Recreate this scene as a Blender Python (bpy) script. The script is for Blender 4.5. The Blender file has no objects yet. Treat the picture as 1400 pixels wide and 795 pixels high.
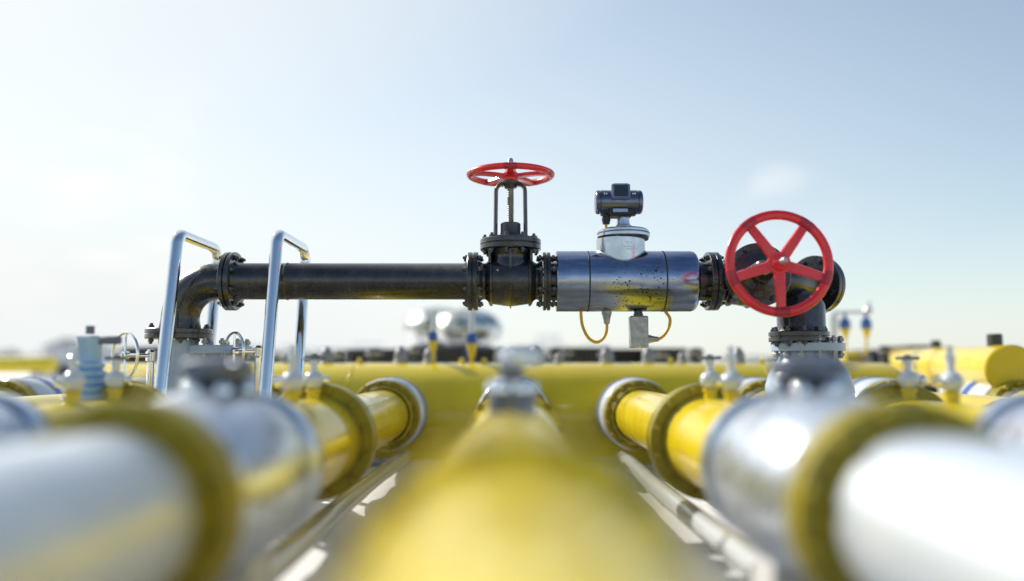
import bpy, math, random
from mathutils import Vector, Matrix
random.seed(7)
PI = math.pi
scene = bpy.context.scene
COL = scene.collection
F = 1130.0; HZ = 502.0
PITCH = math.atan((HZ-397.5)/F)
GZ = -0.80                     # ground level; the lens is the origin

def P(x, y, D):
    """a point of the photograph at depth D"""
    u = (x-700)/F; s = -(y-397.5)/F
    Y = math.cos(PITCH)-s*math.sin(PITCH); Z = math.sin(PITCH)+s*math.cos(PITCH)
    return Vector((u/Y*D, D, Z/Y*D))

# ------------------------------------------------------------------ materials
def nodes(name):
    m = bpy.data.materials.new(name); m.use_nodes = True
    nt = m.node_tree; b = nt.nodes['Principled BSDF']
    return m, nt, b
def ramp(nt, fac, stops):
    r = nt.nodes.new('ShaderNodeValToRGB')
    el = r.color_ramp.elements
    el[0].position, el[0].color = stops[0][0], (*stops[0][1], 1)
    el[1].position, el[1].color = stops[1][0], (*stops[1][1], 1)
    for p, c in stops[2:]:
        e = el.new(p); e.color = (*c, 1)
    nt.links.new(fac, r.inputs['Fac']); return r.outputs['Color']
def noise(nt, scale, detail=6, rough=.6, stretch=None, coord='Object'):
    tc = nt.nodes.new('ShaderNodeTexCoord'); src = tc.outputs[coord]
    if stretch:
        mp = nt.nodes.new('ShaderNodeMapping'); mp.inputs['Scale'].default_value = stretch
        nt.links.new(src, mp.inputs['Vector']); src = mp.outputs['Vector']
    n = nt.nodes.new('ShaderNodeTexNoise')
    n.inputs['Scale'].default_value = scale; n.inputs['Detail'].default_value = detail
    n.inputs['Roughness'].default_value = rough
    nt.links.new(src, n.inputs['Vector']); return n.outputs['Fac']
def bump(nt, b, h, strength, dist=.01):
    bp = nt.nodes.new('ShaderNodeBump'); bp.inputs['Strength'].default_value = strength
    bp.inputs['Distance'].default_value = dist
    nt.links.new(h, bp.inputs['Height']); nt.links.new(bp.outputs['Normal'], b.inputs['Normal'])
def mixc(nt, fac, a, c):
    m = nt.nodes.new('ShaderNodeMix'); m.data_type = 'RGBA'
    nt.links.new(fac, m.inputs['Factor'])
    for i, v in ((6, a), (7, c)):
        if isinstance(v, tuple): m.inputs[i].default_value = (*v, 1)
        else: nt.links.new(v, m.inputs[i])
    return m.outputs[2]
def rgh(nt, b, fac, lo, hi):
    mr = nt.nodes.new('ShaderNodeMapRange'); mr.inputs['To Min'].default_value = lo; mr.inputs['To Max'].default_value = hi
    mr.inputs['From Min'].default_value = .3; mr.inputs['From Max'].default_value = .7
    nt.links.new(fac, mr.inputs['Value']); nt.links.new(mr.outputs['Result'], b.inputs['Roughness'])
def mat(name, c1, c2, scale=6, metallic=0, r=(.3, .5), coat=0, bmp=.1, bscale=60, stretch=None, spec=.5, lo=.35, hi=.68):
    m, nt, b = nodes(name)
    n = noise(nt, scale, stretch=stretch)
    nt.links.new(ramp(nt, n, [(lo, c1), (hi, c2)]), b.inputs['Base Color'])
    rgh(nt, b, noise(nt, scale*2.3, stretch=stretch), *r)
    b.inputs['Metallic'].default_value = metallic
    b.inputs['Coat Weight'].default_value = coat; b.inputs['Coat Roughness'].default_value = .04
    b.inputs['Specular IOR Level'].default_value = spec
    if bmp: bump(nt, b, noise(nt, bscale, 4, .6, stretch), bmp, .05 if name == 'polished_tank_steel' else .004)
    return m

M = {}
M['yellow'] = mat('yellow_paint', (.66, .49, .005), (.74, .565, .008), 3, r=(.16, .30), coat=.3, bmp=.012, bscale=9)
M['yellow_shaded'] = mat('shaded_yellow_paint', (.25, .20, .002), (.35, .28, .004), 8, r=(.35, .55), coat=.1, bmp=.2)  # yellow darkened in its base colour to carry the flange faces' backlit shade
M['white'] = mat('white_paint', (.56, .60, .66), (.63, .66, .70), 3, r=(.10, .22), coat=.7, bmp=.03)
M['paleblue'] = mat('pale_blue_paint', (.30, .40, .58), (.42, .51, .68), 5, r=(.25, .4), coat=.2, bmp=.08)
M['clad'] = mat('aluminium_cladding', (.56, .62, .72), (.70, .75, .82), 4, metallic=.4, r=(.32, .46), coat=.25, bmp=.03, bscale=8)
M['slate'] = mat('slate_blue_paint', (.14, .18, .30), (.20, .24, .37), 5, r=(.3, .45), bmp=.1)
M['skyblue'] = mat('sky_blue_paint', (.26, .45, .74), (.34, .53, .80), 5, r=(.2, .35), coat=.3, bmp=.05)
M['blue'] = mat('blue_enamel', (.02, .07, .32), (.03, .11, .42), 20, r=(.15, .3), coat=.4)
M['grey_steel'] = mat('grey_valve_steel', (.50, .56, .66), (.64, .69, .77), 7, metallic=.8, r=(.22, .38), bmp=.05)
M['dark_steel'] = mat('dark_cap_steel', (.10, .12, .17), (.17, .19, .24), 9, metallic=.5, r=(.35, .5))
M['chrome'] = mat('chrome', (.80, .82, .85), (.88, .89, .90), 9, metallic=1, r=(.04, .10), bmp=.02)
M['galv'] = mat('galvanised_steel', (.30, .31, .33), (.48, .49, .50), 22, metallic=.8, r=(.35, .55), bmp=.25, bscale=90)
M['grey_cap'] = mat('grey_cap_paint', (.22, .23, .26), (.34, .35, .38), 10, r=(.4, .55))
M['rubber'] = mat('black_rubber', (.012, .012, .014), (.025, .025, .028), 20, r=(.5, .7))
M['cable'] = mat('yellow_cable_sheath', (.62, .36, .01), (.76, .47, .02), 30, r=(.35, .5), bmp=0)
M['concrete'] = mat('pale_concrete', (.52, .52, .53), (.68, .68, .69), 5, r=(.6, .85), bmp=.6, bscale=25)
M['dark_unit'] = mat('charcoal_cladding', (.028, .030, .034), (.055, .058, .065), 3, r=(.5, .7))
M['bark'] = mat('bark', (.06, .045, .03), (.10, .08, .06), 10, r=(.8, .9))
M['leaf'] = mat('hedge_leaves', (.03, .05, .025), (.07, .09, .045), .6, r=(.6, .8), bmp=0)
M['sphere'] = mat('polished_tank_steel', (.22, .24, .20), (.90, .91, .90), 5, metallic=1, r=(.05, .14), bmp=1, bscale=7)  # patchy dark and bright base colour paints in blurred foliage reflections

def dark_iron():
    m, nt, b = nodes('dark_painted_iron')
    n = noise(nt, 11, 8, .7)
    base = ramp(nt, n, [(.32, (.016, .016, .020)), (.55, (.036, .038, .048)), (.74, (.075, .075, .082))])
    fine = noise(nt, 55, 6, .75)
    sp = ramp(nt, fine, [(.62, (0, 0, 0)), (.70, (1, 1, 1))])
    nt.links.new(mixc(nt, sp, base, (.11, .085, .06)), b.inputs['Base Color'])
    rgh(nt, b, noise(nt, 24, 6, .7), .16, .40)
    b.inputs['Metallic'].default_value = .45
    b.inputs['Coat Weight'].default_value = .6; b.inputs['Coat Roughness'].default_value = .12
    bump(nt, b, noise(nt, 42, 6, .7), .4, .003)
    return m
M['iron'] = dark_iron()

def meter_steel():
    m, nt, b = nodes('brushed_meter_steel')
    n = noise(nt, 6, 6, .6, (1.2, 6, 6))
    base = ramp(nt, n, [(.3, (.20, .25, .38)), (.7, (.36, .41, .55))])
    streak = ramp(nt, noise(nt, 30, 8, .75, (4, .35, .35)), [(.56, (0, 0, 0)), (.72, (.5, .5, .5))])
    c1 = mixc(nt, streak, base, (.15, .14, .14))
    # spatter of black paint chips, thick near the sensor stub
    tc = nt.nodes.new('ShaderNodeTexCoord')
    vor = nt.nodes.new('ShaderNodeTexVoronoi'); vor.inputs['Scale'].default_value = 48; vor.inputs['Randomness'].default_value = 1
    nt.links.new(tc.outputs['Object'], vor.inputs['Vector'])
    spot = ramp(nt, vor.outputs['Distance'], [(.27, (1, 1, 1)), (.34, (0, 0, 0))])
    sub = nt.nodes.new('ShaderNodeVectorMath'); sub.operation = 'SUBTRACT'; sub.inputs[1].default_value = (.09, -.16, -.04)
    nt.links.new(tc.outputs['Object'], sub.inputs[0])
    sc = nt.nodes.new('ShaderNodeVectorMath'); sc.operation = 'MULTIPLY'; sc.inputs[1].default_value = (1, 1, .8)
    nt.links.new(sub.outputs[0], sc.inputs[0])
    ln = nt.nodes.new('ShaderNodeVectorMath'); ln.operation = 'LENGTH'; nt.links.new(sc.outputs[0], ln.inputs[0])
    near = ramp(nt, ln.outputs['Value'], [(.10, (1, 1, 1)), (.24, (0, 0, 0))])
    msk = ramp(nt, noise(nt, 26, 4, .7), [(.46, (0, 0, 0)), (.50, (1, 1, 1))])
    mu = nt.nodes.new('ShaderNodeMix'); mu.data_type = 'RGBA'; mu.blend_type = 'MULTIPLY'; mu.inputs['Factor'].default_value = 1
    nt.links.new(spot, mu.inputs[6]); nt.links.new(msk, mu.inputs[7])
    mu2 = nt.nodes.new('ShaderNodeMix'); mu2.data_type = 'RGBA'; mu2.blend_type = 'MULTIPLY'; mu2.inputs['Factor'].default_value = 1
    nt.links.new(mu.outputs[2], mu2.inputs[6]); nt.links.new(near, mu2.inputs[7])
    nt.links.new(mixc(nt, mu2.outputs[2], c1, (.012, .011, .011)), b.inputs['Base Color'])
    inv = nt.nodes.new('ShaderNodeMath'); inv.operation = 'SUBTRACT'; inv.inputs[0].default_value = 1
    nt.links.new(mu2.outputs[2], inv.inputs[1]); nt.links.new(inv.outputs[0], b.inputs['Metallic'])
    rgh(nt, b, noise(nt, 20, 6, .7, (3, .6, .6)), .12, .25)
    bump(nt, b, noise(nt, 30, 5, .6, (5, .4, .4)), .08, .003)
    return m
M['meter'] = meter_steel()
M['satin'] = mat('satin_aluminium', (.44, .48, .55), (.60, .64, .70), 9, metallic=.95, r=(.18, .28), bmp=.02)
M['gauge'] = mat('transmitter_enamel', (.10, .12, .18), (.16, .18, .25), 14, metallic=.85, r=(.14, .26), bmp=.03)
M['bezel'] = mat('blue_bezel_plastic', (.09, .13, .24), (.11, .16, .29), 14, r=(.2, .35))
M['screen'] = mat('dark_display_glass', (.016, .024, .034), (.022, .032, .045), 14, r=(.05, .1), bmp=0)
M['tagblue'] = mat('pale_blue_label', (.26, .36, .60), (.32, .42, .66), 14, r=(.3, .4), bmp=0)
M['mark'] = mat('white_marking', (.70, .74, .80), (.82, .85, .88), 30, r=(.4, .5), bmp=0)

def red_paint():
    m, nt, b = nodes('red_handwheel_paint')
    base = ramp(nt, noise(nt, 9, 6), [(.3, (.68, .012, .024)), (.7, (.82, .018, .034))])
    chip = ramp(nt, noise(nt, 38, 6, .7), [(.645, (0, 0, 0)), (.675, (1, 1, 1))])
    nt.links.new(mixc(nt, chip, base, (.09, .012, .02)), b.inputs['Base Color'])
    rgh(nt, b, noise(nt, 20), .22, .42)
    b.inputs['Coat Weight'].default_value = .3; b.inputs['Coat Roughness'].default_value = .12
    bump(nt, b, noise(nt, 60, 4), .12, .003)
    return m
M['red'] = red_paint()
M['dark_red'] = mat('worn_dark_red_paint', (.36, .010, .030), (.52, .014, .034), 26, r=(.3, .5), coat=.1, bmp=.3)

def ground_mat():
    m, nt, b = nodes('frosted_concrete_ground')
    n = noise(nt, .9, 10, .68, coord='Object'); n2 = noise(nt, 9, 8, .7)
    base = ramp(nt, n, [(.30, (.74, .75, .80)), (.48, (.82, .82, .86)), (.62, (.86, .86, .88))])
    g = ramp(nt, n2, [(.62, (0, 0, 0)), (.74, (.35, .35, .35))])
    nt.links.new(mixc(nt, g, base, (.36, .35, .36)), b.inputs['Base Color'])
    b.inputs['Roughness'].default_value = .42
    bump(nt, b, noise(nt, 14, 8, .7), .35, .02)
    return m
M['ground'] = ground_mat()

# ------------------------------------------------------------------ mesh helpers
class MB:
    def __init__(s): s.v = []; s.f = []
    def add(s, vf, mtx=None):
        v, f = vf; n = len(s.v)
        s.v += [tuple(mtx @ Vector(p)) if mtx else tuple(p) for p in v]
        s.f += [tuple(i+n for i in q) for q in f]; return s
def T(x, y=None, z=None):
    return Matrix.Translation(Vector(x) if y is None else Vector((x, y, z)))
def R(a, ax): return Matrix.Rotation(a, 4, ax)
AX = {'z': Matrix.Identity(4), 'x': R(PI/2, 'Y'), 'y': R(-PI/2, 'X')}   # lathe axis z -> x / y
def lathe(prof, n=48, closed=False):
    """profile of (radius, height) revolved about z"""
    v = []; f = []
    for r, h in prof:
        for k in range(n):
            a = 2*PI*k/n; v.append((r*math.cos(a), r*math.sin(a), h))
    m = len(prof)
    for i in range(m if closed else m-1):
        j = (i+1) % m
        for k in range(n):
            k2 = (k+1) % n
            f.append((i*n+k, i*n+k2, j*n+k2, j*n+k))
    if not closed:
        if prof[0][0] > 1e-6: f.append(tuple(range(n-1, -1, -1)))
        if prof[-1][0] > 1e-6: f.append(tuple((m-1)*n+k for k in range(n)))
    return v, f
def cyl(r, h0, h1, n=32, b=0):
    if b: return lathe([(r-b, h0), (r, h0+b), (r, h1-b), (r-b, h1)], n)
    return lathe([(r, h0), (r, h1)], n)
def ring(ri, ro, h0, h1, n=48, b=.003):
    return lathe([(ri, h0), (ro-b, h0), (ro, h0+b), (ro, h1-b), (ro-b, h1), (ri, h1)], n, True)
def box(x0, x1, y0, y1, z0, z1, b=0):
    """box with chamfered edges"""
    if b <= 0:
        v = [(x, y, z) for z in (z0, z1) for y in (y0, y1) for x in (x0, x1)]
        return v, [(0, 2, 3, 1), (4, 5, 7, 6), (0, 1, 5, 4), (2, 6, 7, 3), (0, 4, 6, 2), (1, 3, 7, 5)]
    v = []
    def loop(z, i):
        xa, xb, ya, yb = x0+i, x1-i, y0+i, y1-i
        c = b
        return [(xa+c, ya, z), (xb-c, ya, z), (xb, ya+c, z), (xb, yb-c, z), (xb-c, yb, z), (xa+c, yb, z), (xa, yb-c, z), (xa, ya+c, z)]
    v += loop(z0, b) + loop(z0+b, 0) + loop(z1-b, 0) + loop(z1, b)
    f = [tuple(range(7, -1, -1)), tuple(range(24, 32))]
    for i in range(3):
        for k in range(8):
            k2 = (k+1) % 8; f.append((i*8+k, i*8+k2, (i+1)*8+k2, (i+1)*8+k))
    return v, f
def tube(path, rad, n=16, caps=True, loop=False, flat=1.0):
    pts = [Vector(p) for p in path]; m = len(pts)
    rr = rad if isinstance(rad, (list, tuple)) else [rad]*m
    v = []; f = []; nrm = None
    for i, p in enumerate(pts):
        if loop: t = (pts[(i+1) % m]-pts[i-1])
        else: t = pts[min(i+1, m-1)]-pts[max(i-1, 0)]
        t.normalize()
        if nrm is None:
            a = Vector((0, 0, 1)) if abs(t.z) < .9 else Vector((1, 0, 0))
            nrm = (a-t*a.dot(t)).normalized()
        else: nrm = (nrm-t*nrm.dot(t)).normalized()
        bn = t.cross(nrm)
        for k in range(n):
            a = 2*PI*k/n; v.append(tuple(p+nrm*math.cos(a)*rr[i]+bn*math.sin(a)*rr[i]*flat))
    for i in range(m if loop else m-1):
        j = (i+1) % m
        for k in range(n):
            k2 = (k+1) % n; f.append((i*n+k, i*n+k2, j*n+k2, j*n+k))
    if caps and not loop:
        f.append(tuple(range(n-1, -1, -1))); f.append(tuple((m-1)*n+k for k in range(n)))
    return v, f
def arc(c, r, a0, a1, n, plane='xz'):
    o = []
    for i in range(n+1):
        a = a0+(a1-a0)*i/n; u, w = r*math.cos(a), r*math.sin(a)
        d = {'xz': (u, 0, w), 'xy': (u, w, 0), 'yz': (0, u, w)}[plane]
        o.append(Vector(c)+Vector(d))
    return o
def fillet(pts, r, n=8):
    """polyline with rounded corners"""
    pts = [Vector(p) for p in pts]; o = [pts[0]]
    for i in range(1, len(pts)-1):
        a = (pts[i-1]-pts[i]).normalized(); b = (pts[i+1]-pts[i]).normalized()
        h = a.angle(b)/2; d = r/math.tan(h)
        c = pts[i]+(a+b).normalized()*(r/math.sin(h))
        p0 = pts[i]+a*d; p1 = pts[i]+b*d
        v0 = p0-c; v1 = p1-c; ang = v0.angle(v1); ax = v0.cross(v1).normalized()
        for k in range(n+1): o.append(c+Matrix.Rotation(ang*k/n, 3, ax) @ v0)
    o.append(pts[-1]); return o
def spline(pts, n=10):
    pts = [Vector(p) for p in pts]; q = [2*pts[0]-pts[1]]+pts+[2*pts[-1]-pts[-2]]; o = []
    for i in range(1, len(q)-2):
        for k in range(n):
            t = k/n; a, b, c, d = q[i-1:i+3]
            o.append(.5*((2*b)+(c-a)*t+(2*a-5*b+4*c-d)*t*t+(3*b-a-3*c+d)*t**3))
    o.append(pts[-1]); return o
def hexagon(r, h0, h1):
    b = .12*r
    return lathe([(r-b, h0), (r, h0+b), (r, h1-b), (r-b, h1)], 6)

def mesh(name, mb, material, ang=35):
    me = bpy.data.meshes.new(name); me.from_pydata(mb.v, [], mb.f); me.validate(); me.update()
    me.materials.append(material)
    for p in me.polygons: p.use_smooth = True
    me.set_sharp_from_angle(angle=math.radians(ang))
    return me
def obj(name, mb, material, parent=None, mtx=None, ang=35):
    me = mb if isinstance(mb, bpy.types.Mesh) else mesh(name, mb, material, ang)
    o = bpy.data.objects.new(name, me); COL.objects.link(o)
    if parent: o.parent = parent
    if mtx: o.matrix_basis = mtx
    return o
def tag(o, label, cat, group=None):
    o['label'] = label; o['category'] = cat
    if group: o['group'] = group
    return o
def thing(name, label, cat, loc=(0, 0, 0), mtx=None, group=None):
    o = bpy.data.objects.new(name, None); o.empty_display_size = .1; COL.objects.link(o)
    o.location = loc
    if mtx: o.matrix_basis = mtx
    return tag(o, label, cat, group)
def struct(name, mb, material, ang=35):
    o = obj(name, mb, material, ang=ang); o['kind'] = 'structure'; return o

# shared bolts
def bolt_mesh(rh, rs, L, material, tail=.012):
    """stud through a flange: axis z, centred, hex nut at each end"""
    mb = MB(); h = rh*1.0
    mb.add(hexagon(rh, L/2, L/2+h)).add(hexagon(rh, -L/2-h, -L/2)).add(cyl(rs, -L/2-h-tail, L/2+h+tail, 10))
    return mesh('bolt', mb, material, 30)
def bolts(parent, me, bc, n, mtx, phase=.5):
    for k in range(n):
        a = 2*PI*(k+phase)/n
        obj('bolt', me, None, parent, mtx @ T(bc*math.cos(a), bc*math.sin(a), 0))
B_IRON = bolt_mesh(.0165, .009, .064, M['iron'])
B_IRON2 = bolt_mesh(.015, .008, .052, M['iron'])
B_ROW = bolt_mesh(.020, .011, .10, M['yellow_shaded'])
B_GREY = bolt_mesh(.020, .011, .07, M['galv'])

# ------------------------------------------------------------------ the dark overhead line (depth 5)
D = 5.0
AXZ = P(698, 385, D).z                     # axis height
def X(x, y=385, d=D): return P(x, y, d).x
def Zp(y, d=D): return P(700, y, d).z
RP = .111; RF = .178

def flange_pair(name, parent, mtx, t=.031, r=RF, ri=.0, bc=.149, n=8, mt='iron', bm=None, phase=.5, gap=.003):
    mb = MB().add(lathe([(ri, -t), (r-.004, -t), (r, -t+.004), (r, -gap-.002), (r-.003, -gap), (r-.012, -gap), (r-.012, gap),
                         (r-.003, gap), (r, gap+.002), (r, t-.004), (r-.004, t), (ri, t)], 64, True), mtx)
    o = obj(name, mb, M[mt], parent)
    bolts(o, bm or B_IRON, bc, n, mtx, phase); return o

line = thing('overhead_pipe', 'long dark horizontal pipe with left elbow bending down to a bolted flange', 'pipe', (X(243), D, Zp(470)))
lo = line.location
def L(x, z, y=D): return Vector((x, y, z))-lo
xe = X(300); xr = X(246, 450)
# straight pipe
x0, x1 = X(322), X(641)
mb = MB().add(lathe([(RP+.014, 0), (RP+.012, .012), (RP, .032), (RP, x1-x0-.03), (RP+.012, x1-x0-.012), (RP+.014, x1-x0)], 64), T(L(x0, AXZ)) @ AX['x'])
mb.add(ring(RP-.01, RP+.004, 0, .012), T(L(X(392), AXZ)) @ AX['x'])
obj('straight_pipe', mb, M['iron'], line)
# elbow
Rb = xe-xr
zc = AXZ-Rb
pth = [L(x0-.05, AXZ)]+[L(xe+Rb*math.cos(a), zc+Rb*math.sin(a)) for a in [PI/2+PI/2*i/18 for i in range(19)]]
ztop = Zp(450)
pth.append(L(xr, ztop))
mb = MB().add(tube(pth, [RP]*(len(pth)-1)+[RP+.01], 48))
obj('elbow', mb, M['iron'], line)
flange_pair('flange', line, T(L(X(317), AXZ)) @ AX['x'])
flange_pair('flange', line, T(L(xr-.005, Zp(457))), t=.030, r=.192, bc=.163, n=10, phase=.2)

# riser bases (pale blue painted fittings under both ends)
def riser_base(label, c, ztop, g, lean=0):
    t = thing('riser_fitting', label, 'pipe fitting', (c.x, c.y, GZ), group=g)
    h = ztop-GZ
    mb = MB().add(lathe([(0, 0), (.30, 0), (.30, .10), (.26, .12), (.26, h-.36), (.255, h-.26), (.23, h-.18), (.185, h-.12), (.165, h-.08), (.16, h-.02), (.16, h), (0, h)], 56))
    obj('bell_body', mb, M['paleblue'], t)
    c2 = MB().add(ring(.10, .215, h-.05, h-.003, 56))
    fl = obj('collar_flange', c2, M['paleblue'], t)
    for k in range(12):
        a = 2*PI*k/12
        obj('bolt', B_GREY, None, fl, T(.190*math.cos(a), .190*math.sin(a), h-.027))
    return t
riser_base('pale blue bell shaped fitting under the left end of the dark overhead pipe', Vector((-1.83, 5.12, 0)), Zp(472), None)
obj('drop_pipe', MB().add(cyl(.115, -.42, .02, 40), T(L(xr-.005, Zp(470)))), M['paleblue'], line)

# ---- gate valve
def handwheel(parent, z, R0, tr, mt='red', nsp=5, phase=-PI/2, dish=.0, hubr=.042, sw=.027, flat=.8):
    hub = MB().add(lathe([(.018, z-.035), (hubr, z-.035), (hubr+.004, z-.02), (hubr+.004, z+.012), (hubr-.008, z+.024), (.018, z+.024)], 32, True))
    hub.add(ring(.018, hubr+.020, z-.014, z+.006, 32))
    h = obj('handwheel', hub, M[mt], parent)
    mb = MB().add(tube([(R0*math.cos(2*PI*k/96), R0*math.sin(2*PI*k/96), z) for k in range(96)], tr, 20, loop=True, flat=1.3))
    obj('rim', mb, M[mt], h)
    for k in range(nsp):
        a = phase+2*PI*k/nsp
        obj('joint_sleeve', MB().add(tube([(R0*math.cos(a+q*.022), R0*math.sin(a+q*.022), z) for q in range(-7, 8)], tr+.0008, 20, flat=1.3)), M['dark_red'], h)
        pts = []
        s = MB()
        v = []; f = []
        m = 8
        for i in range(m+1):
            t = i/m; r = hubr*.9+(R0-hubr*.9)*t
            w = sw*(1.0-.18*t); th = .011
            zz = z-.008+.006*math.sin(t*PI)
            v += [(r, -w*.8, zz-th), (r, w*.8, zz-th), (r, w, zz), (r, w*.8, zz+th), (r, -w*.8, zz+th), (r, -w, zz)]
        for i in range(m):
            for q in range(6):
                q2 = (q+1) % 6; f.append((i*6+q, i*6+q2, (i+1)*6+q2, (i+1)*6+q))
        f += [(5, 4, 3, 2, 1, 0), tuple(m*6+q for q in range(6))]
        s.add((v, f), R(a, 'Z')); obj('spoke', s, M[mt], h)
    return h

def gate_valve(label, mtx, wheel_z, R0, tr, left_neck=.19, right_neck=.19, lf=True, rf=True, sw=.027):
    t = thing('gate_valve', label, 'valve', mtx=mtx)
    # body: bulged drum about x with side rims and an oval bonnet neck
    b = MB()
    b.add(lathe([(.112, -.152), (.122, -.138), (.142, -.130), (.152, -.122), (.152, -.110), (.140, -.106), (.142, -.09), (.149, -.045), (.154, -.005), (.166, -.004),
                 (.166, .004), (.154, .005), (.149, .045), (.142, .09), (.140, .106), (.152, .110), (.152, .122), (.142, .130), (.122, .138), (.112, .152)], 20), AX['x'] @ R(PI/20, 'Z'))
    nk = [(.128, -.02), (.130, .08), (.124, .12), (.118, .135), (.122, .16), (.134, .178), (.136, .186)]
    b.add(lathe(nk, 48))
    b.add(box(-.0065, .0065, -.150, .150, -.02, .186, .002))
    for sx in (-1, 1):
        b.add(box(sx*.124-.009, sx*.124+.009, -.10, .10, -.10, .180, .003))
    for sx, ln in ((-1, left_neck), (1, right_neck)):
        b.add(lathe([(RP, 0), (RP, ln-.03), (RP+.018, ln-.005), (RP+.018, ln)], 48), (AX['x'] if sx > 0 else R(PI, 'Z') @ AX['x']))
    obj('valve_body', b, M['iron'], t)
    if True:
        mk = MB()   # raised casting marks
        for (px, pz, w, h) in ((-.086, .052, .018, .005), (-.078, .044, .005, .016), (-.088, .012, .014, .004), (-.080, .018, .004, .014)):
            mk.add(box(px, px+w, -.139, -.120, pz, pz+h, .0015))
        obj('casting_mark', mk, M['satin'], t)
    if lf: flange_pair('flange', t, T(-left_neck-.03, 0, 0) @ AX['x'], phase=.5)
    if rf: flange_pair('flange', t, T(right_neck+.026, 0, 0) @ AX['x'], t=.022, phase=.5)
    bf = flange_pair('bonnet_flange', t, T(0, 0, .222), t=.033, r=.186, bc=.158, n=10, phase=.25)
    up = MB().add(lathe([(.15, .255), (.14, .262), (.10, .275), (.066, .285), (.062, .30), (.062, .352), (.056, .358), (.02, .358)], 40))
    up.add(lathe([(.145, .255), (.15, .258), (.15, .264), (.140, .268), (.02, .268)], 48))
    obj('gland', up, M['iron'], t)
    yk = MB(); zt = wheel_z-.052
    path = [(-.100, 0, .262), (-.092, 0, .29), (-.089, 0, zt-.05)]+[(-.089+.05-.05*math.cos(a), 0, zt-.05+.05*math.sin(a)) for a in [PI/2*i/6 for i in range(1, 7)]]
    path += [(-x, y, z) for x, y, z in path[::-1]]
    yk.add(tube(path, .0135, 12, flat=1.9))
    yk.add(lathe([(.022, zt-.032), (.036, zt-.030), (.044, zt-.01), (.052, zt+.004), (.052, zt+.014), (.022, zt+.016)], 32))
    obj('yoke', yk, M['iron'], t)
    pr = []; z = .34; k = 0
    while z < wheel_z+.012:
        pr.append((.0175 if k % 2 else .0215, z)); z += .0055; k += 1
    pr += [(.017, wheel_z+.014), (.017, wheel_z+.095), (.012, wheel_z+.106), (0, wheel_z+.106)]
    obj('stem', MB().add(lathe([(0, .34)]+pr, 24)), M['galv'], t)
    hw = handwheel(t, wheel_z, R0, tr, sw=sw)
    nut = MB().add(lathe([(.019, wheel_z+.024), (.032, wheel_z+.024), (.032, wheel_z+.044), (.028, wheel_z+.048), (.019, wheel_z+.048)], 6, True))
    obj('lock_nut', nut, M['red'], hw)
    return t
vx = X(698)
zw = Zp(240)-AXZ
gate_valve('dark gate valve with threaded stem and small red handwheel seen edge-on on top',
           T(vx, D, AXZ), zw, .247, .019, left_neck=vx-X(647)-.03, right_neck=X(747)-vx-.026)

# ---- flow meter
mx = X(853); ML = X(950)-X(760)
met = thing('flow_meter', 'blue steel cylindrical flow meter with black spatter and a display head on its neck', 'flow meter', (mx, D, AXZ))
hl = X(760)-mx; hr = X(950, 385)-mx; RM = .184
r1, r2 = X(803)-mx, X(905)-mx; g = .004
prof = [(.10, hl), (RM-.004, hl), (RM, hl+.004), (RM, r1-g), (RM-.006, r1-g+.001), (RM-.006, r1+g-.001), (RM, r1+g), (RM, r2-g), (RM-.006, r2-g+.001),
        (RM-.006, r2+g-.001), (RM, r2+g), (RM, hr-.03), (RM-.004, hr-.014), (RM-.014, hr-.003), (RM-.026, hr), (.10, hr)]
o = obj('meter_body', MB().add(lathe(prof, 96), AX['x']), M['meter'], met)
for q in (r1, r2):
    obj('band', MB().add(ring(RM-.008, RM+.0015, q-.0045, q+.0045, 96, .001), AX['x']), M['rubber'], met)
# neck necks to pipe at both ends
obj('end_neck', MB().add(cyl(.118, hl-.045, hl+.02, 48), AX['x']), M['iron'], met)
obj('end_neck', MB().add(lathe([(.12, hr-.02), (.118, hr+.03), (.11, X(992)-mx)], 48), AX['x']), M['iron'], met)
flange_pair('flange', met, T(X(973)-mx, 0, 0) @ AX['x'], t=.034)
nx = X(849)-mx
zt = Zp(328)-AXZ
# saddle neck: lower rim follows the drum
v = []; f = []; n = 64; rn = .148
for k in range(n):
    a = 2*PI*k/n; x, y = rn*math.cos(a), rn*math.sin(a)
    v += [(nx+x, y, math.sqrt(RM**2-y*y)-.004), (nx+x*1.0, y*1.0, zt)]
for k in range(n):
    k2 = (k+1) % n; f.append((2*k, 2*k2, 2*k2+1, 2*k+1))
obj('neck', MB().add((v, f)), M['satin'], met)
wl = MB().add(tube([(nx+rn*math.cos(2*PI*k/n), rn*math.sin(2*PI*k/n), math.sqrt(RM**2-(rn*math.sin(2*PI*k/n))**2)) for k in range(n)], .0045, 8, loop=True))
obj('weld_bead', wl, M['galv'], met)
obj('gasket', MB().add(cyl(.152, zt-.002, zt+.010, 64)), M['rubber'], met)
obj('lid_flange', MB().add(lathe([(.02, zt+.010), (.155, zt+.010), (.160, zt+.014), (.160, zt+.030), (.155, zt+.034), (.152, zt+.036), (.156, zt+.040), (.156, zt+.050), (.145, zt+.060), (.06, zt+.070), (.02, zt+.071)], 64)), M['satin'], met)
obj('lid_band', MB().add(ring(.14, .1615, zt+.0305, zt+.0385, 64, .001)), M['gauge'], met)
zh = Zp(277)-AXZ
px_ = X(848)-mx
obj('post', MB().add(lathe([(.05, zt+.068), (.052, zt+.074), (.050, zt+.086), (.042, zt+.090), (.040, zt+.10), (.036, zh-.09), (.036, zh-.06)], 40)), M['satin'], met)
obj('post_ring', MB().add(ring(.03, .056, zt+.069, zt+.083, 40)), M['galv'], met)
tx = X(847)-mx; HL = .143; RH = .074
hp = []
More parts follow.
